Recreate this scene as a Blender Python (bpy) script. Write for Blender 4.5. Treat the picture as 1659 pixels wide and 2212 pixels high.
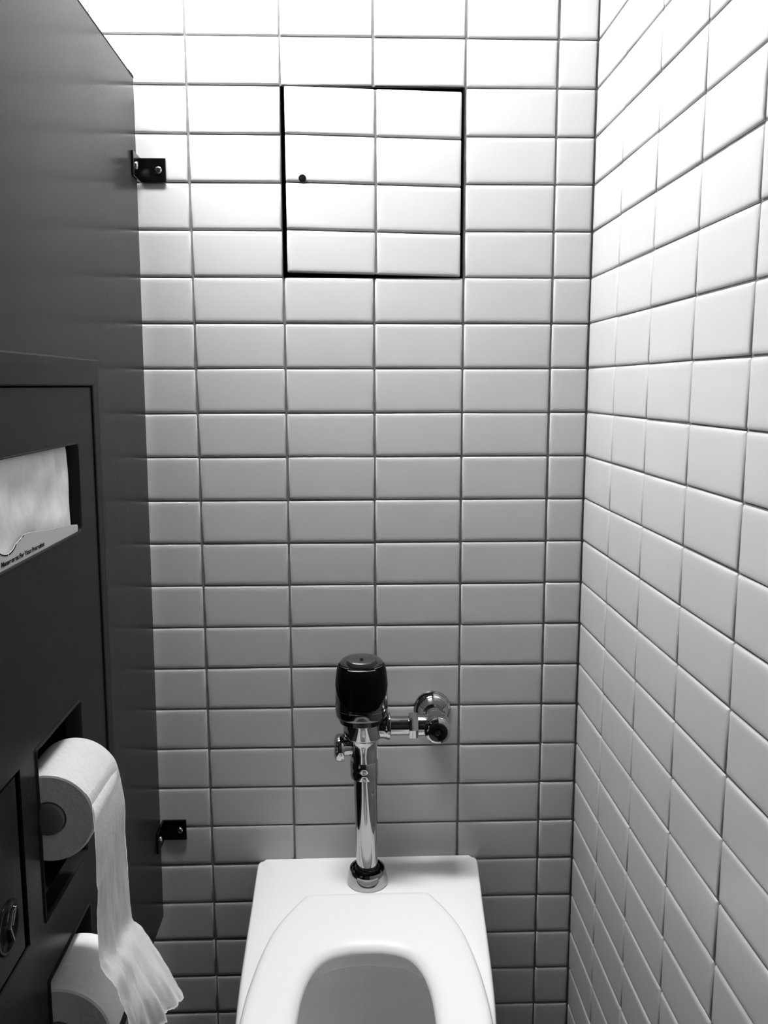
import bpy, bmesh, math, random
from mathutils import Vector, Matrix
random.seed(7)
S = bpy.context.scene
COL = S.collection
for o in list(bpy.data.objects):
    bpy.data.objects.remove(o)

# ------------------------------------------------------------------ camera, world, light, exposure
cam = bpy.data.cameras.new('camera'); camo = bpy.data.objects.new('camera', cam); COL.objects.link(camo)
R = Vector((0.999344, -0.036157, -0.002033)); U = Vector((0.007312, 0.146491, 0.989185)); F = Vector((0.035469, 0.988551, -0.146659))
m = Matrix(((R.x, U.x, -F.x), (R.y, U.y, -F.y), (R.z, U.z, -F.z))).to_4x4()
m.translation = Vector((-0.03797, -1.51001, 1.32699))
camo.matrix_world = m
cam.sensor_fit = 'VERTICAL'; cam.sensor_height = 36.0; cam.sensor_width = 27.0; cam.lens = 29.876
cam.clip_start = 0.02
S.camera = camo
wd = bpy.data.worlds.new('world'); S.world = wd; wd.use_nodes = True
wd.node_tree.nodes['Background'].inputs[0].default_value = (0, 0, 0, 1)
wd.node_tree.nodes['Background'].inputs[1].default_value = 0.0
S.view_settings.view_transform = 'Standard'; S.view_settings.look = 'None'
S.view_settings.exposure = 0.0; S.view_settings.gamma = 1.0; S.view_settings.use_curve_mapping = False

CEIL = 2.43
LIGHT_Y = -0.30; LIGHT_X0 = -1.1; LIGHT_X1 = 0.05; LIGHT_W = 0.13
LIGHT_STRENGTH = 126.0

# ------------------------------------------------------------------ helpers
def mat(name, col, rough=0.5, metal=0.0, spec=0.5, coat=0.0, bump=None, var=None, sub=0.0, emis=None, trans=0.0, aniso=None):
    m = bpy.data.materials.new(name); m.use_nodes = True
    nt = m.node_tree; b = nt.nodes['Principled BSDF']
    if isinstance(col, (int, float)): col = (col, col, col)
    b.inputs['Base Color'].default_value = (*col, 1)
    b.inputs['Roughness'].default_value = rough
    b.inputs['Metallic'].default_value = metal
    b.inputs['Specular IOR Level'].default_value = spec
    b.inputs['Coat Weight'].default_value = coat
    b.inputs['Transmission Weight'].default_value = trans
    tc = nt.nodes.new('ShaderNodeTexCoord')
    if sub:
        b.inputs['Subsurface Weight'].default_value = sub
        b.inputs['Subsurface Radius'].default_value = (.01, .01, .01)
        b.inputs['Subsurface Scale'].default_value = 0.3
    if emis:
        b.inputs['Emission Color'].default_value = (1, 1, 1, 1); b.inputs['Emission Strength'].default_value = emis
    if bump:
        sc, st, dist = bump[:3]
        n = nt.nodes.new('ShaderNodeTexNoise'); n.inputs['Scale'].default_value = sc; n.inputs['Detail'].default_value = 3
        if len(bump) > 3:
            mp = nt.nodes.new('ShaderNodeMapping'); mp.inputs['Scale'].default_value = bump[3]
            nt.links.new(tc.outputs['Object'], mp.inputs['Vector']); nt.links.new(mp.outputs['Vector'], n.inputs['Vector'])
        else:
            nt.links.new(tc.outputs['Object'], n.inputs['Vector'])
        bp = nt.nodes.new('ShaderNodeBump'); bp.inputs['Strength'].default_value = st; bp.inputs['Distance'].default_value = dist
        nt.links.new(n.outputs['Fac'], bp.inputs['Height']); nt.links.new(bp.outputs['Normal'], b.inputs['Normal'])
    if var:
        sc, lo, hi = var
        n = nt.nodes.new('ShaderNodeTexNoise'); n.inputs['Scale'].default_value = sc; n.inputs['Detail'].default_value = 4
        nt.links.new(tc.outputs['Object'], n.inputs['Vector'])
        r = nt.nodes.new('ShaderNodeMapRange'); r.inputs['From Min'].default_value = .3; r.inputs['From Max'].default_value = .7
        r.inputs['To Min'].default_value = lo; r.inputs['To Max'].default_value = hi
        nt.links.new(n.outputs['Fac'], r.inputs['Value'])
        c = nt.nodes.new('ShaderNodeCombineColor')
        for k in range(3): nt.links.new(r.outputs[0], c.inputs[k])
        nt.links.new(c.outputs[0], b.inputs['Base Color'])
    return m

M = {}
M['tile'] = mat('glazed_tile', 0.46, 0.26, spec=0.42, bump=(38, 0.10, 0.004), var=(9, .45, .47))
M['grout'] = mat('grout', 0.22, 0.9, spec=0.1, bump=(700, 0.3, 0.001), var=(60, .12, .18))
M['partition'] = mat('partition_paint', 0.036, 0.20, spec=0.035, bump=(260, 0.08, 0.001))
M['steel'] = mat('satin_steel', 0.020, 0.22, spec=0.04, bump=(120, 0.06, 0.001, (1, 1, 9)))
M['steel_dark'] = mat('shadowed_liner_steel', 0.03, 0.4, metal=0.0, spec=0.3, bump=(80, .05, .001))
M['black'] = mat('black_plastic', 0.004, 0.20, spec=0.12, bump=(500, .02, .0005))
M['black_gloss'] = mat('black_gloss', 0.006, 0.08, spec=0.3, bump=(60, .02, .0005))
M['grey_dome'] = mat('grey_dome_plastic', 0.035, 0.25, spec=0.5, bump=(300, .03, .0005))
M['bracket'] = mat('dark_bracket_metal', 0.05, 0.22, metal=1.0, bump=(200, .04, .0005))
M['chrome'] = mat('chrome', 0.43, 0.05, metal=1.0, bump=(60, .02, .0004))
M['cover_chrome'] = mat('dark_cover_chrome', 0.13, 0.10, metal=1.0, bump=(60, .02, .0004))
M['chrome_worn'] = mat('worn_chrome', 0.50, 0.22, metal=1.0, bump=(250, .08, .0005))
M['porcelain'] = mat('porcelain', 0.88, 0.14, spec=0.4, coat=0.1, bump=(14, .03, .003))
M['seat'] = mat('seat_plastic', 0.87, 0.42, spec=0.5, bump=(400, .02, .0004))
M['paper'] = mat('tissue_paper', 0.84, 0.95, spec=0.1, sub=0.0, bump=(160, .35, .002), var=(50, .90, .95))
M['paper_stack'] = mat('cover_paper', 0.62, 0.9, spec=0.1, bump=(14, .45, .012), var=(30, .55, .70))
M['card'] = mat('carton', 0.42, 0.8, spec=0.2, bump=(300, .1, .0006))
M['ink'] = mat('ink', 0.01, 0.8, spec=0.1, var=(200, .006, .014))
M['floor'] = mat('floor_tile', 0.08, 0.5, bump=(40, .1, .002), var=(20, .02, .04))
M['ceiling'] = mat('ceiling_paint', 0.10, 0.9, bump=(120, .15, .002), var=(8, .09, .11))
M['plaster'] = mat('plaster_paint', 0.04, 0.8, bump=(120, .1, .002), var=(8, .035, .045))
M['fixture'] = mat('fixture_enamel', 0.6, 0.4, bump=(90, .03, .001))
M['diffuser'] = mat('lamp_diffuser', 0.9, 0.5, emis=LIGHT_STRENGTH, bump=(90, .03, .001))
M['hole'] = mat('dark_hole', 0.004, 0.9, spec=0.05, bump=(90, .03, .001))
M['water'] = mat('water', 0.9, 0.02, spec=0.5, trans=1.0, bump=(12, .12, .004))
M['core'] = mat('roller_plastic', 0.16, 0.35, spec=0.4, bump=(200, .03, .0005))

def link(name, me, m, parent=None, smooth=False):
    o = bpy.data.objects.new(name, me); COL.objects.link(o)
    if m is not None: me.materials.append(m if not isinstance(m, str) else M[m])
    if smooth:
        for p in me.polygons: p.use_smooth = True
    if parent is not None:
        o.parent = parent
        o.matrix_parent_inverse = Matrix.Translation(parent.location).inverted() if parent.type == 'EMPTY' or parent.parent is None else Matrix()
    return o
def world_off(parent):
    v = Vector((0, 0, 0)); p = parent
    while p is not None:
        v += p.location; p = p.parent
    return v
def build(name, bm, m, parent=None, smooth=False, angle=None):
    """link a bmesh given in world coordinates"""
    bmesh.ops.recalc_face_normals(bm, faces=bm.faces)
    if parent is not None:
        off = world_off(parent)
        for v in bm.verts: v.co -= off
    me = bpy.data.meshes.new(name); bm.to_mesh(me); bm.free()
    o = bpy.data.objects.new(name, me); COL.objects.link(o)
    me.materials.append(M[m] if isinstance(m, str) else m)
    if smooth or angle:
        for p in me.polygons: p.use_smooth = True
    if angle:
        try: me.set_sharp_from_angle(angle=math.radians(angle))
        except Exception: pass
    if parent is not None: o.parent = parent
    return o
def empty(name, loc, label, cat, group=None):
    o = bpy.data.objects.new(name, None); COL.objects.link(o); o.location = loc; o.empty_display_size = .05
    o['label'] = label; o['category'] = cat
    if group: o['group'] = group
    return o
def tag(o, label, cat, group=None):
    o['label'] = label; o['category'] = cat
    if group: o['group'] = group
    return o
def box(bm, x0, x1, y0, y1, z0, z1, bev=0.0, seg=2, f=None):
    c = [bm.verts.new((x, y, z)) for x in (x0, x1) for y in (y0, y1) for z in (z0, z1)]
    idx = [(0, 1, 3, 2), (4, 6, 7, 5), (0, 4, 5, 1), (2, 3, 7, 6), (0, 2, 6, 4), (1, 5, 7, 3)]
    fs = [bm.faces.new([c[i] for i in q]) for q in idx]
    if bev > 0:
        es = list({e for q in fs for e in q.edges})
        r = bmesh.ops.bevel(bm, geom=es, offset=bev, segments=seg, affect='EDGES', profile=.6)
        vs = {v for q in r['faces'] for v in q.verts} | {v for v in c if v.is_valid}
    else: vs = set(c)
    if f:
        for v in vs: v.co = f(v.co)
def lathe(bm, prof, origin, axis='Z', n=40, cap=True, f=None):
    """prof: list of (r, h) along axis"""
    rings = []
    for r, h in prof:
        ring = []
        for k in range(n):
            a = 2*math.pi*k/n
            if axis == 'Z': p = (r*math.cos(a), r*math.sin(a), h)
            elif axis == 'X': p = (h, r*math.cos(a), r*math.sin(a))
            else: p = (r*math.cos(a), h, r*math.sin(a))
            co = Vector(origin)+Vector(p)
            if f: co = f(co)
            ring.append(bm.verts.new(co))
        rings.append(ring)
    for a, b in zip(rings, rings[1:]):
        for k in range(n): bm.faces.new((a[k], a[(k+1) % n], b[(k+1) % n], b[k]))
    if cap:
        bm.faces.new(rings[0]); bm.faces.new(rings[-1])
    return rings
def loft(bm, rings, cap0=True, cap1=True):
    R_ = [[bm.verts.new(p) for p in r] for r in rings]
    n = len(R_[0])
    for a, b in zip(R_, R_[1:]):
        for k in range(n): bm.faces.new((a[k], a[(k+1) % n], b[(k+1) % n], b[k]))
    if cap0: bm.faces.new(R_[0])
    if cap1: bm.faces.new(R_[-1])
    return R_

# ------------------------------------------------------------------ room constants
TW = 0.1555; TH = 0.077516; ZT = 1.90          # tile pitch, height of joint row 0
XC = 0.3776                                     # right wall plane
def tile(bm, place, u0, u1, v0, v1, jit=True):
    """one pillow-edged tile; place(u, v, d) -> world, d = height above the tile face"""
    cu, cv = (u0+u1)/2, (v0+v1)/2
    ang = random.gauss(0, .0018) if jit else 0; du = random.gauss(0, .0003) if jit else 0; dv = random.gauss(0, .0003) if jit else 0
    tu = random.gauss(0, .0022) if jit else 0; tv = random.gauss(0, .003) if jit else 0; dd = random.gauss(0, .00012) if jit else 0
    ca, sa = math.cos(ang), math.sin(ang)
    hu, hv = (u1-u0)/2, (v1-v0)/2
    rings = []
    for ins, d, cc in ((0, -.0045, .0016), (0, -.0026, .0016), (.0008, -.0014, .0014), (.0021, -.0006, .0012), (.0042, -.00012, .001), (.0090, .0000, .001)):
        a, b = hu-ins, hv-ins
        if a < .002: a = .002
        pts = [(-a+cc, -b), (a-cc, -b), (a, -b+cc), (a, b-cc), (a-cc, b), (-a+cc, b), (-a, b-cc), (-a, -b+cc)]
        rings.append([bm.verts.new(place(cu+du+x*ca-y*sa, cv+dv+x*sa+y*ca, d+dd+x*tu+y*tv)) for x, y in pts])
    for r0, r1 in zip(rings, rings[1:]):
        for k in range(8): bm.faces.new((r0[k], r0[(k+1) % 8], r1[(k+1) % 8], r1[k]))
    bm.faces.new(rings[-1])
GU, GV = 0.0036, 0.0024                         # joint widths
def two_mat(bm, name, nfaces_backing_first, kind=True):
    pass

# back wall ---------------------------------------------------------
PX0, PX1, PZ0, PZ1 = -0.1560, 0.1535, 1.5118, 1.8225   # recess of the access panel
XL = -2.60
bm = bmesh.new()
D = 0.0034                                       # grout surface sits this far behind the tile faces
for (x0, x1, z0, z1) in ((XL, PX0, 0, CEIL), (PX1, XC+.12, 0, CEIL), (PX0, PX1, 0, PZ0), (PX0, PX1, PZ1, CEIL)):
    box(bm, x0, x1, D, .14, z0, z1)
nb = len(bm.faces)
place = lambda u, v, d: Vector((u, -d, v))
ncol = int((0.311-XL)/TW)
for r in range(-8, 25):
    zt = ZT-r*TH; zb = zt-TH
    if zt > CEIL: continue
    zb = max(zb, 0.0)
    if zt-zb < .01: continue
    for i in range(-16, 4):
        x0 = (i-1)*TW; x1 = x0+TW
        if i == 3: x1 = XC
        if r in (1, 2, 3, 4) and i in (0, 1): continue
        tile(bm, place, x0+GU/2, x1-(GU/2 if i < 3 else .0012), zb+GV/2, zt-GV/2)
bmesh.ops.recalc_face_normals(bm, faces=bm.faces)
me = bpy.data.meshes.new('wall_back'); bm.to_mesh(me); bm.free()
me.materials.append(M['tile']); me.materials.append(M['grout'])
for i, p in enumerate(me.polygons):
    if i < nb: p.material_index = 1
    else: p.use_smooth = True
o = bpy.data.objects.new('wall_back', me); COL.objects.link(o); o['kind'] = 'structure'

# right wall --------------------------------------------------------
bm = bmesh.new()
box(bm, XC+D, XC+.12, -2.3, D, 0, CEIL); nb = len(bm.faces)
place = lambda u, v, d: Vector((XC-d, -u, v))
for r in range(-8, 25):
    zt = ZT-r*TH; zb = max(zt-TH, 0)
    if zt > CEIL or zt-zb < .01: continue
    for i in range(0, 15):
        u0 = 0.1530+(i-1)*TW; u1 = u0+TW
        if i == 0: u0 = -.0002
        tile(bm, place, u0+(GU/2-.0004 if i else .0008), u1-GU/2+.0004, zb+GV/2, zt-GV/2)
bmesh.ops.recalc_face_normals(bm, faces=bm.faces)
me = bpy.data.meshes.new('wall_right'); bm.to_mesh(me); bm.free()
me.materials.append(M['tile']); me.materials.append(M['grout'])
for i, p in enumerate(me.polygons):
    if i < nb: p.material_index = 1
    else: p.use_smooth = True
o = bpy.data.objects.new('wall_right', me); COL.objects.link(o); o['kind'] = 'structure'

def struct(name, dims, m, bev=0):
    bm = bmesh.new(); box(bm, *dims, bev=bev); o = build(name, bm, m); o['kind'] = 'structure'; return o
struct('floor', (XL, XC+.12, -2.3, .14, -.05, 0), 'floor')
struct('ceiling', (XL, XC+.12, -2.3, .14, CEIL, CEIL+.05), 'ceiling')
struct('wall_left', (XL-.1, XL, -2.3, .14, 0, CEIL), 'plaster')
struct('wall_front', (XL-.1, XC+.12, -2.4, -2.3, 0, CEIL), 'plaster')
struct('door_1', (-.33, .36, -1.79, -1.765, .30, 1.82), 'partition', bev=.003)

# ceiling light -----------------------------------------------------
t = empty('ceiling_light', (0, LIGHT_Y, CEIL), 'long white strip light on the ceiling above the toilet stall', 'light')
bm = bmesh.new(); box(bm, LIGHT_X0-.03, LIGHT_X1+.03, LIGHT_Y-LIGHT_W/2-.02, LIGHT_Y+LIGHT_W/2+.02, CEIL-.05, CEIL, bev=.004)
build('housing', bm, 'fixture', t)
bm = bmesh.new(); box(bm, LIGHT_X0, LIGHT_X1, LIGHT_Y-LIGHT_W/2, LIGHT_Y+LIGHT_W/2, CEIL-.062, CEIL-.049, bev=.003)
build('diffuser', bm, 'diffuser', t)

# ------------------------------------------------------------------ partition (leans very slightly)
def XP(z): return -0.4005+0.0068*(z-0.8)
def L(v): return Vector((XP(v.z)+v.x, v.y, v.z))      # x measured from the partition's inner face
DY0, DY1, DZ0, DZ1 = -0.300, -0.870, 0.430, 1.3635       # outer rim of the dispenser
PT, PB, PY0, PY1 = 1.827, 0.335, -0.0165, -1.62
bm = bmesh.new()
cuts_y = [PY1, DY1+.02, DY0-.02, PY0]; cuts_z = [PB, DZ0+.02, DZ1-.02, PT]
# one slab with a rectangular opening where the dispenser passes through
grid = {}
for side, x in ((0, 0.0), (1, -.0254)):
    for i, y in enumerate(cuts_y):
        for j, z in enumerate(cuts_z): grid[side, i, j] = bm.verts.new(L(Vector((x, y, z))))
for side in (0, 1):
    for i in range(3):
        for j in range(3):
            if i == 1 and j == 1: continue
            bm.faces.new([grid[side, a, b] for a, b in ((i, j), (i+1, j), (i+1, j+1), (i, j+1))])
def rim(seq):
    for (a, b), (c, d) in zip(seq, seq[1:]+seq[:1]):
        bm.faces.new([grid[0, a, b], grid[0, c, d], grid[1, c, d], grid[1, a, b]])
rim([(0, 0), (1, 0), (2, 0), (3, 0), (3, 1), (3, 2), (3, 3), (2, 3), (1, 3), (0, 3), (0, 2), (0, 1)])
rim([(1, 1), (2, 1), (2, 2), (1, 2)])
bmesh.ops.recalc_face_normals(bm, faces=bm.faces)
part = empty('toilet_partition', (XP(.335), -.8, .335), 'tall dark grey painted stall partition beside the toilet', 'partition')
build('panel', bm, 'partition', part)
bm = bmesh.new()
box(bm, -.0258, .0004, PY1, PY0+.0002, PT-.0012, PT+.0010, f=L)
o = build('edge_strip', bm, 'ink', part)
bm = bmesh.new()
box(bm, -.0258, .0007, PY0-.030, PY0+.0006, PT-.0015, PT+.0024, bev=.0006, f=L)
o = build('corner_cap', bm, 'ink', part)

def screw_head(bm, c, axis, r=.0062, h=.0035, n=24):
    sgn = -1 if axis == 'Y' else 1
    prof = [(r, 0), (r, sgn*h*.25), (r*.86, sgn*h*.65), (r*.6, sgn*h*.92), (r*.34, sgn*h), (r*.32, sgn*h*.45), (r*.02, sgn*h*.45)]
    lathe(bm, prof, c, axis, n=n)
def make_bracket(zc, label):
    xp = XP(zc)
    t = empty('wall_bracket', (xp, 0, zc), label, 'bracket', None)
    bm = bmesh.new(); hz = .0195
    # leg on the wall
    box(bm, xp+.0005, xp+.0455, -.0050, -.0002, zc-hz, zc+hz, bev=.0012)
    build('wall_leg', bm, 'bracket', t)
    bm = bmesh.new()
    box(bm, xp+.0004, xp+.0046, -.054, -.0040, zc-hz, zc+hz, bev=.0012)
    build('partition_leg', bm, 'bracket', t)
    bm = bmesh.new(); screw_head(bm, (xp+.0335, -.0050, zc), 'Y'); build('screw', bm, 'chrome', t, angle=40)
    bm = bmesh.new(); screw_head(bm, (xp+.0046, -.036, zc), 'X'); build('screw', bm, 'chrome', t, angle=40)
make_bracket(1.6855, 'dark metal angle bracket joining the partition top to the tiles, left of the access panel')
make_bracket(0.5018, 'dark metal angle bracket joining the partition to the tiles low down, left of the toilet')

# ------------------------------------------------------------------ combination dispenser in the partition
disp = empty('restroom_dispenser', (XP(.43), -.6, .43), 'dark metal seat cover and toilet roll dispenser set into the left partition', 'dispenser')
FW = .0345                                       # width of the rim
# rim: outer lip, sloping edge, flat face
def rect_ring(y0, y1, z0, z1, x): return [L(Vector((x, y, z))) for y, z in ((y0, z0), (y1, z0), (y1, z1), (y0, z1))]
bm = bmesh.new()
loft(bm, [rect_ring(DY0, DY1, DZ0, DZ1, .0002), rect_ring(DY0, DY1, DZ0, DZ1, .0052), rect_ring(DY0-.0022, DY1+.0022, DZ0+.0022, DZ1-.0022, .0075),
          rect_ring(DY0-.012, DY1+.012, DZ0+.012, DZ1-.012, .0080),
          rect_ring(DY0-FW+.001, DY1+FW-.001, DZ0+FW-.001, DZ1-FW+.001, .0076), rect_ring(DY0-FW, DY1+FW, DZ0+FW, DZ1-FW, .0070)], False, False)
build('rim', bm, 'steel', disp)
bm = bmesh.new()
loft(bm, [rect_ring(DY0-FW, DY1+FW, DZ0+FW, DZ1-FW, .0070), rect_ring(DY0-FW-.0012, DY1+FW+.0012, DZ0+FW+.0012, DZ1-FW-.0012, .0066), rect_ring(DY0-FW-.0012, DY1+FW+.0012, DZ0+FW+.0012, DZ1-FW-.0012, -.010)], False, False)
build('shaded_rim_return', bm, 'ink', disp)  # inner side of the rim, coloured black for the shade in the gap
# door plate with its openings
WY0, WY1, WZ0, WZ1 = -0.4005, -0.800, 1.1400, 1.2550    # window
RY0, RY1 = -0.4450, -0.5985                              # roll openings
R1Z0, R1Z1, R2Z0, R2Z1 = 0.7170, 0.9250, 0.4850, 0.6420
NY0, NY1, NZ0, NZ1 = -0.6440, -0.815, 0.7210, 0.9255     # disposal door
ya = DY0-FW-.0028; yb = DY1+FW+.0028; za = DZ0+FW+.0028; zb_ = DZ1-FW-.0032
ys = sorted([yb, NY1, WY1, NY0, RY1, RY0, WY0, ya]); zs = sorted([za, R2Z0, R2Z1, R1Z0, NZ0, R1Z1, NZ1, WZ0, WZ1, zb_])
def inhole(y, z):
    return (WY1 < y < WY0 and WZ0 < z < WZ1) or (RY1 < y < RY0 and (R1Z0 < z < R1Z1 or R2Z0 < z < R2Z1)) or (NY1 < y < NY0 and NZ0 < z < NZ1)
bm = bmesh.new(); vv = {}
def gv(s, y, z):
    k = (s, round(y, 5), round(z, 5))
    if k not in vv: vv[k] = bm.verts.new(L(Vector((.0050 if s == 0 else .0024, y, z))))
    return vv[k]
cell = {}
for i in range(len(ys)-1):
    for j in range(len(zs)-1):
        cell[i, j] = not inhole((ys[i]+ys[i+1])/2, (zs[j]+zs[j+1])/2)
for (i, j), s in cell.items():
    if not s: continue
    y0, y1, z0, z1 = ys[i], ys[i+1], zs[j], zs[j+1]
    bm.faces.new([gv(0, y0, z0), gv(0, y1, z0), gv(0, y1, z1), gv(0, y0, z1)])
    bm.faces.new([gv(1, y0, z0), gv(1, y1, z0), gv(1, y1, z1), gv(1, y0, z1)])
    for (di, dj, p, q) in ((-1, 0, (y0, z0), (y0, z1)), (1, 0, (y1, z0), (y1, z1)), (0, -1, (y0, z0), (y1, z0)), (0, 1, (y0, z1), (y1, z1))):
        if not cell.get((i+di, j+dj), False):
            bm.faces.new([gv(0, *p), gv(0, *q), gv(1, *q), gv(1, *p)])
door = build('front_plate', bm, 'steel', disp)
# turned lips around the openings (catch the light on their upper edge)
def lip(bm, y0, y1, z0, z1, w=.0022, h=.0022, r=.010):
    def rr(i, x):
        a0, a1, b0, b1 = y0+i, y1-i, z0+i, z1-i; rad = max(r-i, .002); pts = []
        for cy, cz, st in ((a1-rad, b1-rad, 0), (a0+rad, b1-rad, 90), (a0+rad, b0+rad, 180), (a1-rad, b0+rad, 270)):
            for k in range(5):
                an = math.radians(st+90*k/4); pts.append(L(Vector((x-.0014, cy+rad*math.cos(an), cz+rad*math.sin(an)))))
        return pts
    loft(bm, [rr(-w, .0064), rr(-w*.6, .0064+h*.8), rr(0, .0064+h), rr(w*.7, .0064+h*.5), rr(w, .0030), rr(w, -.012)], False, False)
bm = bmesh.new(); lip(bm, RY1, RY0, R1Z0, R1Z1, r=.003); build('upper_roll_lip', bm, 'steel', disp, smooth=True)
bm = bmesh.new(); lip(bm, RY1, RY0, R2Z0, R2Z1, r=.003); build('lower_roll_lip', bm, 'steel', disp, smooth=True)
bm = bmesh.new(); lip(bm, WY1, WY0, WZ0, WZ1, w=.0012, h=.0006, r=.009); build('window_lip', bm, 'steel', disp, smooth=True)
# liner box through the partition
bm = bmesh.new()
def liner(bm, y0, y1, z0, z1, xf=.0028, xb=-.068, w=.0012):
    loft(bm, [rect_ring(y0, y1, z0, z1, xf), rect_ring(y0, y1, z0, z1, xb)], False, False)
    bm.faces.new([bm.verts.new(p) for p in rect_ring(y0, y1, z0, z1, xb)])
liner(bm, DY0-FW+.0004, DY1+FW-.0004, DZ0+FW-.0004, DZ1-FW+.0004, xf=.0050)
build('liner', bm, 'steel_dark', disp)
# shelf between the compartments
bm = bmesh.new()
box(bm, -.066, .002, DY1+FW+.006, DY0-FW-.006, .955, .958, f=L)
box(bm, -.066, .002, DY1+FW+.006, DY0-FW-.006, .674, .677, f=L)
box(bm, -.066, .002, -.626, -.622, .47, .955, f=L)
build('divider', bm, 'steel_dark', disp)
# napkin disposal door with its round latch
bm = bmesh.new(); box(bm, -.001, .0040, NY1+.003, NY0-.010, NZ0+.004, NZ1-.004, bev=.0015, f=L)
nd = build('disposal_door', bm, 'steel', disp)
bm = bmesh.new(); lc = Vector((.0040, -.6950, .7770))
lathe(bm, [(.0275, 0), (.0275, .0010), (.0245, .0022), (.0225, .0012), (.0222, .0006), (.0005, .0006)], (lc.x, lc.y, lc.z), 'X', n=48, f=L)
latch = build('latch', bm, 'black', nd, smooth=True)
bm = bmesh.new()
def bar(bm, p, q, w, x0, x1):
    p = Vector(p); q = Vector(q); d = (q-p).normalized(); nrm = Vector((-d.y, d.x)); c = []
    for x, k in ((x0, 1.0), (x1, .6)):
        c.append([bm.verts.new(L(Vector((x, a.x, a.y)))) for a in (p+nrm*w*k-d*w*k, q+nrm*w*k+d*w*k, q-nrm*w*k+d*w*k, p-nrm*w*k-d*w*k)])
    bm.faces.new(c[0]); bm.faces.new(c[1])
    for k in range(4): bm.faces.new((c[0][k], c[0][(k+1) % 4], c[1][(k+1) % 4], c[1][k]))
cy, cz = lc.y, lc.z
bar(bm, (cy+.004, cz+.0145), (cy+.0125, cz+.0150), .0016, .0055, .0085)
bar(bm, (cy+.0125, cz+.0150), (cy+.004, cz+.001), .0016, .0055, .0085)
bar(bm, (cy+.004, cz+.0140), (cy-.003, cz+.001), .0014, .0055, .0085)
bar(bm, (cy-.002, cz+.000), (cy+.0045, cz-.0165), .0018, .0055, .0085)
build('latch_handle', bm, 'chrome', nd)

# seat cover pack in the window --------------------------------------
pk = empty('seat_cover_pack', (XP(1.14)-.0, -.58, 1.12), 'pack of white paper seat covers showing through the dispenser window', 'paper covers')
bm = bmesh.new(); NY, NZ = 60, 26; y0, y1, z0, z1 = -.800, -.4065, 1.128, 1.2605
def pinset(y, z):
    dy = min(1, (y1-y)/.022) if y1-y < .022 else 1; dz = min(1, (z1-z)/.02) if z1-z < .02 else 1
    return (1-math.sqrt(max(0, 1-(1-dy)**2)))+(1-math.sqrt(max(0, 1-(1-dz)**2)))
g = []
for j in range(NZ+1):
    row = []
    for i in range(NY+1):
        y = y0+(y1-y0)*i/NY; z = z0+(z1-z0)*j/NZ
        # rounded upper corner
        if y > y1-.024 and z > z1-.024:
            v = Vector((y-(y1-.024), z-(z1-.024)))
            mx = max(v.x, v.y)
            if v.length > 1e-6: v = v.normalized()*mx
            y, z = y1-.024+v.x, z1-.024+v.y
        w = .0016*math.sin(y*31+z*24)+.0014*math.sin(y*57-z*63+1)+.0011*math.sin(z*96+y*20)+.0012*math.sin(y*140)*max(0, (z-1.19)/.07)
        w *= min(1, (y1-y)/.05)*.9+.1 if y1-y < .05 else 1; x = -.0040+w-.006*min(1, pinset(y, z))
        row.append(bm.verts.new(L(Vector((x, y, z)))))
    g.append(row)
for j in range(NZ):
    for i in range(NY): bm.faces.new((g[j][i], g[j][i+1], g[j+1][i+1], g[j+1][i]))
edge = [g[0][i] for i in range(NY+1)]+[g[j][NY] for j in range(1, NZ+1)]+[g[NZ][i] for i in range(NY-1, -1, -1)]+[g[j][0] for j in range(NZ-1, 0, -1)]
bk = [bm.verts.new(v.co+Vector((-.030, 0, 0))) for v in edge]
for k in range(len(edge)): bm.faces.new((edge[k], edge[(k+1) % len(edge)], bk[(k+1) % len(edge)], bk[k]))
bm.faces.new(bk)
build('paper_sheets', bm, 'paper_stack', pk, smooth=True)
# lower carton flap with the curved perforated edge
top = [(-.4075, 1.1480), (-.4090, 1.1502), (-.440, 1.1545), (-.475, 1.1580), (-.505, 1.1600), (-.540, 1.1640), (-.575, 1.1680), (-.587, 1.1680), (-.598, 1.1648), (-.6098, 1.1622),
       (-.6169, 1.1580), (-.6269, 1.1556), (-.6387, 1.1560), (-.6497, 1.1590), (-.665, 1.168), (-.70, 1.180), (-.80, 1.180)]
bm = bmesh.new(); fr = []
for y, z in top+[(-.80, 1.122), (-.4075, 1.122)]: fr.append((y, z))
a = [bm.verts.new(L(Vector((.0018, y, z)))) for y, z in fr]; b = [bm.verts.new(L(Vector((.0006, y, z)))) for y, z in fr]
bm.faces.new(a); bm.faces.new(b)
for k in range(len(a)): bm.faces.new((a[k], a[(k+1) % len(a)], b[(k+1) % len(a)], b[k]))
flap = build('carton_flap', bm, 'card', pk)
bm = bmesh.new()
def dash(bm, pts, w):
    pts = [Vector(p) for p in pts]; le = []; ri = []
    for k, p in enumerate(pts):
        d = (pts[min(k+1, len(pts)-1)]-pts[max(k-1, 0)]).normalized(); n_ = Vector((-d.y, d.x))
        le.append(bm.verts.new(L(Vector((.00205, *(p+n_*w)))))); ri.append(bm.verts.new(L(Vector((.00205, *(p-n_*w))))))
    for k in range(len(pts)-1): bm.faces.new((le[k], le[k+1], ri[k+1], ri[k]))
dash(bm, [(-.587, 1.1676), (-.593, 1.1662)], .0007)
dash(bm, [(-.598, 1.1640), (-.602, 1.1632)], .0004)
dash(bm, [(-.6098, 1.1616), (-.6145, 1.1585), (-.6200, 1.1563), (-.6269, 1.1549), (-.6300, 1.1547)], .0009)
dash(bm, [(-.6330, 1.1545), (-.6387, 1.1550), (-.6440, 1.1563), (-.6497, 1.1583), (-.660, 1.164)], .0007)
build('perforation', bm, 'ink', flap)
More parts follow.
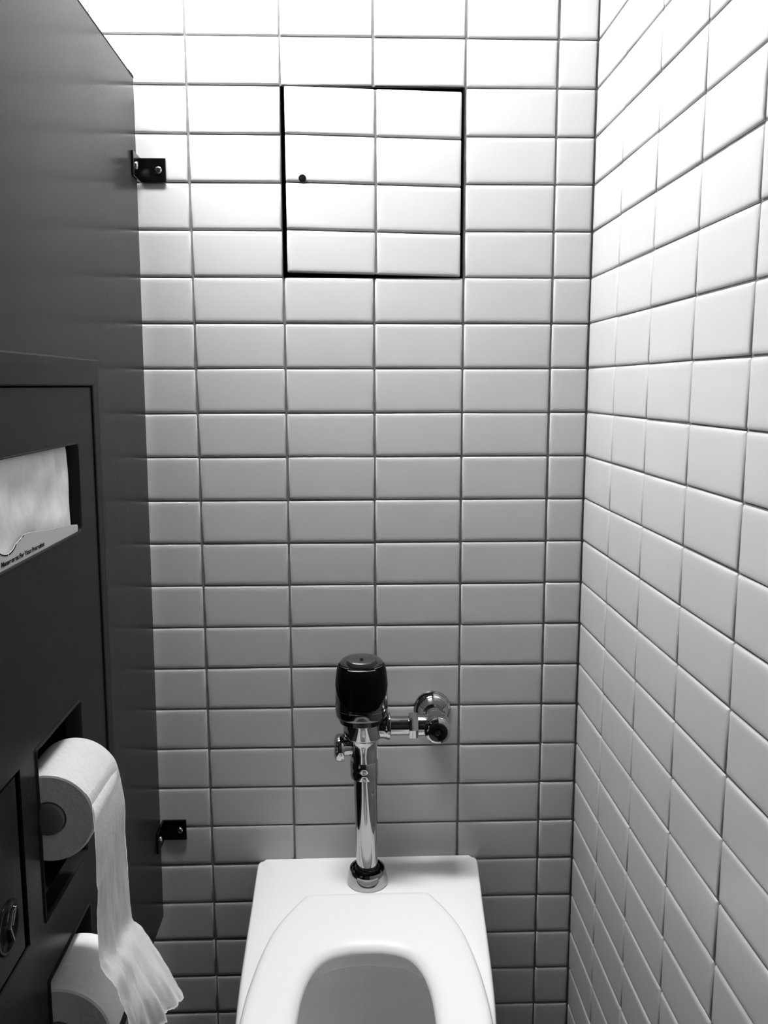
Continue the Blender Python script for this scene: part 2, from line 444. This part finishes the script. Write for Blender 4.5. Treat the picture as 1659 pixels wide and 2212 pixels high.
cu = bpy.data.curves.new('t', 'FONT'); cu.body = 'Management For Your Protection'; cu.size = 1.0; cu.offset = 0.045; cu.align_x = 'LEFT'
to = bpy.data.objects.new('t', cu); COL.objects.link(to)
dg = bpy.context.evaluated_depsgraph_get()
tm = bpy.data.meshes.new_from_object(to.evaluated_get(dg)); bpy.data.objects.remove(to)
xs = [v.co.x for v in tm.vertices]; x0, x1 = min(xs), max(xs); off = world_off(flap); hs = .0050/.72
for v in tm.vertices:
    u = (v.co.x-x0)/(x1-x0)
    v.co = L(Vector((.0022, -.6510+.1215*u, 1.1452+v.co.y*hs)))-off
tm.materials.clear(); tm.materials.append(M['ink'])
o = bpy.data.objects.new('printed_words', tm); COL.objects.link(o); o.parent = flap
# white plate added for the bright end-wall reflection in the window corner
bm = bmesh.new(); box(bm, -.0300, .0018, -.4000, -.3990, 1.2380, 1.2600, f=L)
build('reflection_plate', bm, 'paper', pk)

# ------------------------------------------------------------------ toilet rolls
def make_roll(zc, xo, r, yn, yf, label):
    xc = XP(zc)+xo
    t = empty('toilet_roll', (xc, (yn+yf)/2, zc), label, 'toilet paper')
    bm = bmesh.new(); n = 72; prof = [(.021, yf+.001), (r-.002, yf), (r, yf-.002)]
    for k in range(1, 12): prof.append((r, yf+(yn-yf)*k/12))
    prof += [(r, yn+.002), (r-.002, yn), (.0205, yn+.0006), (.0195, yn+.002), (.0195, yn+.03)]
    rings = lathe(bm, [(a, b) for a, b in prof], (xc, 0, zc), 'Y', n=n, cap=False)
    build('paper_roll', bm, 'paper', t, angle=40)
    bm = bmesh.new()
    lathe(bm, [(.0188, yn+.028), (.0188, yn-.001), (.0180, yn-.0035), (.0150, yn-.005), (.0002, yn-.0055)], (xc, 0, zc), 'Y', n=40)
    build('roller', bm, 'core', t, angle=40)
    return t, xc
roll1, xr1 = make_roll(.8420, .0133, .0520, -.5950, -.4900, 'upper white toilet roll with its loose end hanging down in the dispenser')
roll2, xr2 = make_roll(.5665, .0110, .0620, -.5950, -.4880, 'lower white toilet roll half hidden by the hanging tissue')
# the loose end of paper
near = [(-.598, .803, -.3345), (-.600, .7666, -.3347), (-.600, .7539, -.3338), (-.602, .7199, -.3368), (-.605, .6809, -.3350), (-.610, .6645, -.3291), (-.612, .6445, -.3142), (-.615, .625, -.3096), (-.617, .5998, -.3034), (-.617, .5560, -.2995)]
far = [(-.490, .8260, -.3320), (-.490, .800, -.3300), (-.490, .7677, -.3316), (-.490, .7350, -.3311), (-.490, .6926, -.3297), (-.490, .6499, -.3287), (-.495, .6387, -.3179), (-.505, .6167, -.2994), (-.520, .5887, -.2738), (-.530, .5690, -.2556)]
cols = []
RR = .0523
prof_pts = []
for k in range(8):
    a = math.radians(150-k*(150)/8)
    c = Vector((xr1+RR*math.cos(a), 0, .842+RR*math.sin(a)))
    prof_pts.append((Vector((c.x, -.5945, c.z)), Vector((c.x, -.4905, c.z))))
for n_, f_ in zip(near, far):
    prof_pts.append((Vector((n_[2], n_[0], n_[1])), Vector((f_[2], f_[0], f_[1]))))
def cr(p0, p1, p2, p3, t):
    return .5*((2*p1)+(-p0+p2)*t+(2*p0-5*p1+4*p2-p3)*t*t+(-p0+3*p1-3*p2+p3)*t*t*t)
rows = []
sub = 8
for k in range(len(prof_pts)-1):
    q = [prof_pts[max(0, k-1)], prof_pts[k], prof_pts[k+1], prof_pts[min(len(prof_pts)-1, k+2)]]
    for s in range(sub): rows.append((cr(q[0][0], q[1][0], q[2][0], q[3][0], s/sub), cr(q[0][1], q[1][1], q[2][1], q[3][1], s/sub)))
rows.append(prof_pts[-1])
NU = 64; bm = bmesh.new(); g = []; nr = len(rows)
rnd = random.Random(3)
for j, (a, b) in enumerate(rows):
    h = j/(nr-1); free = max(0.0, (h-.47)/.53); low = max(0.0, (h-.74)/.26)
    row = []
    if j+1 < nr: dn = ((rows[j+1][0]+rows[j+1][1])-(a+b)).normalized()
    nrm = (b-a).cross(dn).normalized()
    for i in range(NU+1):
        u = i/NU; p = a.lerp(b, u)
        e = math.sin(math.pi*u)**.5 if 0 < u < 1 else 0
        f1 = .0045*math.sin(u*9+h*7)*free*(.3+.7*e)+.0022*math.sin(u*23-h*19+1.3)*free+.0012*math.sin(u*51+h*30)*free
        f2 = (.0065*math.sin(u*12.5-1.2+h*3)*e+.0032*math.sin(u*29+2+h*9)*e)*low
        f3 = .0010*math.sin(u*70+h*80)*math.sin(h*120)*free
        p = p-nrm*(f1+f2+f3)
        if j == nr-1: p = p+dn*rnd.uniform(-.0014, .0016)
        row.append(bm.verts.new(p))
    g.append(row)
for j in range(nr-1):
    for i in range(NU): bm.faces.new((g[j][i], g[j][i+1], g[j+1][i+1], g[j+1][i]))
# give the sheet its two-ply thickness
geo = bmesh.ops.solidify(bm, geom=bm.faces[:], thickness=.0003)
build('loose_sheet', bm, 'paper', roll1, smooth=True)

# ------------------------------------------------------------------ toilet
AX = Vector((-.0155, 0)); ROT = math.radians(-1.35)
cr_, sr_ = math.cos(ROT), math.sin(ROT)
def T(x, s, z):      # x across, s out from the wall
    return Vector((AX.x + x*cr_ - s*0.0236, -s*cr_ - .0006, z))
def spline_outline(pts, per=10):
    out = []
    for k in range(len(pts)-1):
        q = [Vector(pts[max(0, k-1)]), Vector(pts[k]), Vector(pts[k+1]), Vector(pts[min(len(pts)-1, k+2)])]
        for s in range(per): out.append(cr(*q, s/per))
    out.append(Vector(pts[-1])); return out
def polar(outline, c, n):
    """outline: list of (hw, s) from the back centre to the front centre; returns n points by angle about (0,c)"""
    full = [(p.x, p.y) for p in outline]+[(-p.x, p.y) for p in reversed(outline)]
    res = []
    for k in range(n):
        a = 2*math.pi*(k+.5)/n; d = (math.sin(a), -math.cos(a)); best = None     # a=0 points to the wall
        for (x0, y0), (x1, y1) in zip(full, full[1:]+full[:1]):
            ex, ey = x1-x0, y1-y0; den = d[0]*ey-d[1]*ex
            if abs(den) < 1e-12: continue
            t = ((x0)*ey-(y0-c)*ex)/den; u = ((x0)*d[1]-(y0-c)*d[0])/den
            if t > 0 and -1e-6 <= u <= 1+1e-6 and (best is None or t > best): best = t
        res.append((d[0]*best, c+d[1]*best))
    return res
NP = 640
deck = [Vector((0, 0)), Vector((.10, 0)), Vector((.19, 0)), Vector((.199, 0.0003)), Vector((.2055, .003)), Vector((.2083, .0095))] + spline_outline([(.2085, .016), (.2055, .08), (.2015, .16), (.1975, .25), (.192, .35), (.184, .44), (.170, .52), (.143, .59), (.100, .64), (.05, .663), (0, .670)])
CS = .40
P_out = polar(deck, CS, NP)
rimh = spline_outline([(0, .262), (.045, .268), (.085, .295), (.108, .345), (.117, .41), (.115, .48), (.098, .55), (.065, .60), (.03, .618), (0, .622)])
P_in = polar(rimh, CS, NP)
def ring_out(z, inset=0, kx=1, ky=1):
    out = []
    for x, s in P_out:
        v = Vector((x, s-CS)); l = v.length; v = v*((l-inset)/l); xx = v.x*kx; ss = (v.y+CS)
        if s < .0005: ss = max(ss, 0) if inset == 0 else 0.0
        ss = ss*ky if ss > .0 else 0
        out.append(T(xx, ss, z))
    return out
def ring_in(z, scale=1.0, ds=0.0, ex=0):
    out = []
    for x, s in P_in:
        v = Vector((x, s-.43)); l = v.length
        v = v*((l+ex)/l)*scale; out.append(T(v.x, v.y+.43+ds, z))
    return out
ZD = .4365
wc = empty('toilet', (AX.x, -.33, .085), 'white wall hung toilet with open seat below the flush valve', 'toilet')
bm = bmesh.new()
def mixring(t, z, zo=None):
    a, b = ring_out(z), ring_in(z); return [p.lerp(q, t) for p, q in zip(a, b)]
rings = [ring_out(.085, kx=.40, ky=.60), ring_out(.11, kx=.52, ky=.72), ring_out(.15, kx=.64, ky=.78), ring_out(.21, kx=.76, ky=.84), ring_out(.27, kx=.86, ky=.90), ring_out(.32, kx=.925, ky=.92), ring_out(.365, kx=.985, ky=.975),
         ring_out(.395, kx=1.005, ky=1.0), ring_out(.415), ring_out(.4265), ring_out(.4315, .0012), ring_out(.4350, .0036), ring_out(ZD, .0085), mixring(.35, ZD), mixring(.7, ZD), ring_in(ZD, ex=.010), ring_in(.4345, ex=.003), ring_in(.429, ex=0), ring_in(.418, ex=-.001),
         ring_in(.405, ex=.001), ring_in(.402, ex=.002), ring_in(.398, ex=.006), ring_in(.395, ex=.026), ring_in(.385, ex=.034), ring_in(.350, ex=.030), ring_in(.30, .96, .008, .016), ring_in(.25, .80, .018), ring_in(.21, .62, .026), ring_in(.17, .44, .032), ring_in(.14, .28, .035), ring_in(.125, .14, .035)]
loft(bm, rings)
bowl = build('bowl', bm, 'porcelain', wc, angle=50)
bm = bmesh.new()
ww = ring_in(.222, .675, .0235); bm.faces.new([bm.verts.new(p) for p in ww])
build('water', bm, 'water', wc)
# seat
seat_o = [Vector((0, .1470)), Vector((.05, .1470)), Vector((.096, .1472)), Vector((.104, .1492))] + spline_outline([(.110, .155), (.128, .188), (.1455, .2250), (.1575, .262), (.1665, .310), (.1735, .370), (.1765, .430), (.175, .49), (.165, .55), (.140, .605), (.100, .645), (.05, .667), (0, .674)])
S_out = polar(seat_o, .40, NP)
seat_i = spline_outline([(0, .2905), (.030, .2925), (.060, .3045), (.079, .330), (.090, .365), (.0955, .41), (.0965, .47), (.090, .53), (.070, .58), (.035, .605), (0, .610)])
S_in = polar(seat_i, .40, NP)
def sring(t, z):
    """t 0 outer edge .. 1 inner edge"""
    return [T(a[0]*(1-t)+b[0]*t, a[1]*(1-t)+b[1]*t, z) for a, b in zip(S_out, S_in)]
def so(d, z): return [T(a[0]-a[0]*d/math.hypot(a[0], a[1]-.4), a[1]-(a[1]-.4)*d/math.hypot(a[0], a[1]-.4), z) for a in S_out]
def si(d, z): return [T(a[0]-a[0]*d/math.hypot(a[0], a[1]-.4), a[1]-(a[1]-.4)*d/math.hypot(a[0], a[1]-.4), z) for a in S_in]
zb0, zt0 = .4395, .4610
bm = bmesh.new()
prof = [so(.003, zb0), so(.0005, zb0+.002), so(0, zb0+.007), so(.0008, zb0+.013), so(.0035, zt0-.0035), so(.009, zt0-.0008), so(.018, zt0), sring(.5, zt0-.0012), si(-.026, zt0-.0016), si(-.016, zt0-.0030), si(-.009, zt0-.0058), si(-.0035, zt0-.0105), si(-.0005, zt0-.0155), si(-.001, zb0+.0015), si(-.004, zb0)]
rg = loft(bm, prof, False, False)
for k in range(NP): bm.faces.new((rg[0][k], rg[0][(k+1) % NP], rg[-1][(k+1) % NP], rg[-1][k]))
seat = build('seat', bm, 'seat', wc, smooth=True)

# ------------------------------------------------------------------ flush valve
VY = -.080
def V(p):            # the riser leans very slightly to the left
    return Vector((p.x-.024*(p.z-.45)-.0180, p.y, p.z))
fv = empty('flush_valve', (-.018, VY, ZD), 'chrome sensor flush valve with black cover above the toilet', 'flush valve')
def vl(name, prof, m='chrome', n=48, angle=35, parent=None, cap=True):
    bm = bmesh.new(); lathe(bm, prof, (0, VY, 0), 'Z', n=n, f=V, cap=cap)
    return build(name, bm, m, parent or fv, angle=angle)
vl('spud_flange', [(.0365, ZD+.0003), (.0372, ZD+.003), (.0366, ZD+.009), (.0345, ZD+.019), (.0325, ZD+.0265), (.0315, ZD+.0285), (.0300, ZD+.0275), (.0290, ZD+.022), (.0280, ZD+.014), (.0225, ZD+.013)], angle=50)
vl('spud_nut', [(.0225, ZD+.001), (.0232, ZD+.016), (.0232, ZD+.028), (.0222, ZD+.0305), (.0203, ZD+.032), (.0200, ZD+.036)], 'black_gloss')
vl('flush_pipe', [(.0193, ZD+.005), (.0193, .56), (.0193, .650)])
vl('coupling_nut', [(.0205, .6385), (.0245, .6395), (.0250, .643), (.0250, .651), (.0245, .6535), (.0250, .656), (.0250, .668), (.0240, .6705), (.0205, .6715)], 'chrome')
vl('lower_body', [(.0205, .668), (.0232, .671), (.0238, .685), (.0240, .700), (.0262, .7085), (.0300, .7135), (.0300, .7175)])
vl('upper_body', [(.0280, .7130), (.0335, .7155), (.0350, .7180), (.0350, .744), (.0358, .7475), (.0360, .7520), (.0375, .7575)])
# outlet towards the supply pipe
bm = bmesh.new()
zs_ = .7325; xo_ = -.018-.024*(zs_-.45)
lathe(bm, [(.0215, xo_+.005), (.0215, .012), (.0235, .0165), (.0245, .0195), (.0245, .0225), (.0225, .0240), (.0172, .0243)], (0, VY, zs_), 'X', n=40)
build('outlet_collar', bm, 'chrome', fv, angle=35)
bm = bmesh.new()
lathe(bm, [(.0170, .020), (.0170, .060)], (0, VY, zs_), 'X', n=40)
lathe(bm, [(.0174, .0375), (.0174, .0385)], (0, VY, zs_), 'X', n=40)
build('supply_pipe', bm, 'chrome', fv, angle=35)
bm = bmesh.new()
h = []
lathe(bm, [(.0180, .0555), (.0225, .0562), (.0240, .0585), (.0240, .0695), (.0225, .0720), (.0180, .0727)], (0, VY, zs_), 'X', n=8)
build('union_nut', bm, 'chrome', fv, angle=30)
bm = bmesh.new()
lathe(bm, [(.0185, .070), (.0190, .0715), (.0190, .094)], (0, VY, zs_), 'X', n=40)
build('stop_inlet', bm, 'chrome', fv, angle=35)
# control stop
SX = .1052; SZ = .7318
bm = bmesh.new()
lathe(bm, [(.0165, -.046), (.0172, -.050), (.0205, -.0555), (.0228, -.060), (.0236, -.070), (.0238, -.088), (.0232, -.0935), (.0225, -.0950), (.0225, -.0962), (.0232, -.0972), (.0232, -.1010), (.0222, -.1022), (.0222, -.1032), (.0226, -.1040), (.0226, -.1070), (.0205, -.1095), (.0170, -.1110), (.0165, -.1105)], (SX, 0, SZ), 'Y', n=48)
build('control_stop', bm, 'chrome', fv, angle=30)
bm = bmesh.new()
lathe(bm, [(.0166, -.1100), (.0172, -.1118), (.0150, -.1135), (.0085, -.1143), (.0075, -.1143), (.0068, -.1132), (.0055, -.1132), (.0048, -.1148), (.0030, -.1158), (.0002, -.1160)], (SX, 0, SZ), 'Y', n=40)
build('stop_cap', bm, 'black_gloss', fv, angle=30)
bm = bmesh.new()
lathe(bm, [(.0130, -.004), (.0145, -.030), (.0158, -.034), (.0158, -.0375), (.0148, -.0400), (.0165, -.0470)], (SX, 0, SZ), 'Y', n=40)
build('stop_neck', bm, 'chrome', fv, angle=30)
bm = bmesh.new()
lathe(bm, [(.0348, -.0003), (.0350, -.0020), (.0340, -.0042), (.0322, -.0050), (.0310, -.0048), (.0300, -.0054), (.0255, -.0105), (.0215, -.0175), (.0198, -.0240), (.0190, -.0262), (.0150, -.0266)], (SX, 0, SZ), 'Y', n=56)
build('wall_flange', bm, 'chrome', fv, angle=30)
# side knob of the body
kx = -.018-.024*(.692-.45); kz = .6935
bm = bmesh.new()
lathe(bm, [(.0140, -.020-.018), (.0150, -.0560), (.0165, -.0590)], (0, VY, kz), 'X', n=40)
lathe(bm, [(.0165, -.0575), (.0235, -.0585), (.0245, -.0605), (.0245, -.0680), (.0232, -.0715), (.0195, -.0745), (.0150, -.0755), (.0004, -.0757)], (0, VY, kz), 'X', n=44)
build('side_knob', bm, 'chrome', fv, angle=30)
# sensor cover
CZ = [(.7560, .0425, .0425), (.7580, .0448, .0450), (.7625, .0460, .0462), (.7725, .0462, .0466), (.7730, .0456, .0460), (.7740, .0456, .0460), (.7745, .0461, .0466), (.7850, .0460, .0470), (.8000, .0455, .0472), (.8150, .0447, .0466), (.8280, .0436, .0452), (.8380, .0422, .0430), (.8450, .0404, .0400), (.8500, .0380, .0365), (.8535, .0340, .0318), (.8575, .0270, .0250), (.8600, .0180, .0170), (.8612, .0080, .0075)]
cxv = -.018-.024*(.80-.45)-.0004
def cov_ring(z, a, b, n=96, off=0):
    pts = []
    for k in range(n):
        t_ = 2*math.pi*k/n; c_, s_ = math.cos(t_), math.sin(t_)
        e = 2/2.35
        pts.append(Vector((cxv+(a+off)*abs(c_)**e*(1 if c_ >= 0 else -1), VY-.004+(b+off)*abs(s_)**e*(1 if s_ >= 0 else -1), z)))
    return pts
def refine(C, k=3):
    out = []
    for p, q in zip(C, C[1:]):
        for s in range(k): out.append(tuple(p[i]+(q[i]-p[i])*s/k for i in range(3)))
    return out+[C[-1]]
bm = bmesh.new(); loft(bm, [cov_ring(*c) for c in CZ]); build('cover_housing', bm, 'cover_chrome', fv, angle=40)
# black lens on the front, bounded below by a curve
bm = bmesh.new(); zc_ = [c for c in refine(CZ, 5) if .7745 <= c[0] <= .8505]
NN = 160
RG = [[bm.verts.new(p) for p in cov_ring(c[0]+.0, c[1], c[2], NN, .0011)] for c in zc_]
def keep(co):
    x = abs(co.x-cxv); lim = .7765+.036*(x/.0455)**3.6
    return co.y < VY+.004 and co.z > lim
for a, b in zip(RG, RG[1:]):
    for k in range(NN):
        q = (a[k], a[(k+1) % NN], b[(k+1) % NN], b[k])
        c = sum((v.co for v in q), Vector())/4
        if keep(c): bm.faces.new(q)
for v in [v for v in bm.verts if not v.link_faces]: bm.verts.remove(v)
bmesh.ops.solidify(bm, geom=bm.faces[:], thickness=.0016)
build('sensor_lens', bm, 'black', fv, smooth=True)
bm = bmesh.new(); loft(bm, [cov_ring(z, a*.985, b*.985) for z, a, b in ((.7440, .035, .035), (.7470, .040, .040), (.7565, .0425, .0425))]); build('cover_base', bm, 'black_gloss', fv, angle=40)
# dome and override button
bm = bmesh.new()
loft(bm, [cov_ring(z, a, b, 64) for z, a, b in ((.8500, .0384, .0370), (.8540, .0352, .0332), (.8588, .0280, .0262), (.8620, .0180, .0170), (.8630, .0080, .0075))])
build('dome', bm, 'grey_dome', fv, smooth=True)
bm = bmesh.new()
def btn(z, a, b): return [Vector((cxv+a*math.cos(2*math.pi*k/48), VY-.024+b*math.sin(2*math.pi*k/48), z-(.28*max(0, -(b*math.sin(2*math.pi*k/48)))))) for k in range(48)]
loft(bm, [btn(.8570, .0262, .0170), btn(.8625, .0262, .0170), btn(.8640, .0250, .0160), btn(.8644, .0200, .0125)])
bt = build('override_button', bm, 'grey_dome', fv, angle=40)
bm = bmesh.new()   # little hand sign
lathe(bm, [(.0016, .8646), (.0016, .8650), (.0030, .8650), (.0030, .8646)], (cxv, VY-.026, 0), 'Z', n=24)
box(bm, cxv-.0006, cxv+.0006, VY-.031, VY-.0285, .8640, .8649)
build('hand_sign', bm, 'ink', bt)
# thin bright trim along the top front of the cover
bm = bmesh.new()
def trim(bm, a0, a1, z, a, b, th=.0007, n=30):
    prev = None
    for k in range(n+1):
        t_ = math.radians(a0+(a1-a0)*k/n); e = 2/2.35
        c_, s_ = math.cos(t_), math.sin(t_)
        p = Vector((cxv+a*abs(c_)**e*(1 if c_ >= 0 else -1), VY-.004+b*abs(s_)**e*(1 if s_ >= 0 else -1), z))
        ring = [bm.verts.new(p+Vector((0, 0, th))), bm.verts.new(p+Vector((0, -th*1.6, 0))), bm.verts.new(p+Vector((0, 0, -th))), bm.verts.new(p+Vector((0, th*1.6, 0)))]
        if prev:
            for i in range(4): bm.faces.new((prev[i], prev[(i+1) % 4], ring[(i+1) % 4], ring[i]))
        prev = ring
trim(bm, 200, 240, .8508, .0394, .0384); trim(bm, 300, 340, .8508, .0394, .0384); trim(bm, 238, 302, .8480, .0404, .0396)
build('cover_trim', bm, 'chrome', fv)

# ------------------------------------------------------------------ access panel
ap = empty('access_panel', ((PX0+PX1)/2, .02, PZ0), 'square tiled access panel with keyhole, set crooked in the back wall', 'access panel')
bm = bmesh.new()
def rr4(x0, x1, z0, z1, y): return [Vector((x0, y, z0)), Vector((x1, y, z0)), Vector((x1, y, z1)), Vector((x0, y, z1))]
loft(bm, [rr4(PX0, PX1, PZ0, PZ1, .001), rr4(PX0, PX1, PZ0, PZ1, .10)], False, True)
build('recess_liner', bm, 'hole', ap)
bm = bmesh.new()
loft(bm, [rr4(PX0-.0002, PX1+.0002, PZ0-.0002, PZ1+.0002, .0016), rr4(PX0+.0008, PX1-.0008, PZ0+.0008, PZ1-.0008, .0010), rr4(PX0+.0009, PX1-.0030, PZ0+.0010, PZ1-.0012, .0016), rr4(PX0+.0009, PX1-.0030, PZ0+.0010, PZ1-.0012, .04)], False, False)
build('panel_frame', bm, 'bracket', ap)
# the tiled door: corners measured on the wall
TL, TR, BR, BL = (-.1492, 1.8216), (.1483, 1.8150), (.1488, 1.5138), (-.1487, 1.5205)
def bil(u, v):
    return ((1-u)*((1-v)*TL[0]+v*BL[0])+u*((1-v)*TR[0]+v*BR[0]), (1-u)*((1-v)*TL[1]+v*BL[1])+u*((1-v)*TR[1]+v*BR[1]))
def bplace(u, v, d):
    x, z = bil(u/.298, 1-v/.300); return Vector((x, -.0030-d, z))
bm = bmesh.new(); c = []
W_, H_ = .298, .300
xm = .1525
cf = [[bplace(u, v, d) for u, v in ((.0006, .0006), (W_-.0006, .0006), (W_-.0006, H_-.0006), (.0006, H_-.0006))] for d in (-.0030, -.014)]
loft(bm, cf); nb = len(bm.faces)
vs_ = [0, .0705, .1478, .2245, .300]
for a, b in zip(vs_, vs_[1:]):
    tile(bm, bplace, (0 if 1 else 0), xm-GU/2, a+(GV/2 if a else 0), b-(GV/2 if b < .3 else 0), jit=False)
    tile(bm, bplace, xm+GU/2, W_, a+(GV/2 if a else 0), b-(GV/2 if b < .3 else 0), jit=False)
bmesh.ops.recalc_face_normals(bm, faces=bm.faces)
off = world_off(ap)
for v in bm.verts: v.co -= off
me = bpy.data.meshes.new('tiled_door'); bm.to_mesh(me); bm.free()
me.materials.append(M['tile']); me.materials.append(M['grout'])
for i, p in enumerate(me.polygons):
    if i < nb: p.material_index = 1
    else: p.use_smooth = True
td = bpy.data.objects.new('tiled_door', me); COL.objects.link(td); td.parent = ap
bm = bmesh.new()
lathe(bm, [(.0064, -.0026), (.0064, -.0033), (.0060, -.00345), (.0030, -.00345), (.0028, -.0040), (.0002, -.0040)], (-.1208, 0, 1.6743), 'Y', n=28)
kh = build('keyhole', bm, 'hole', td)
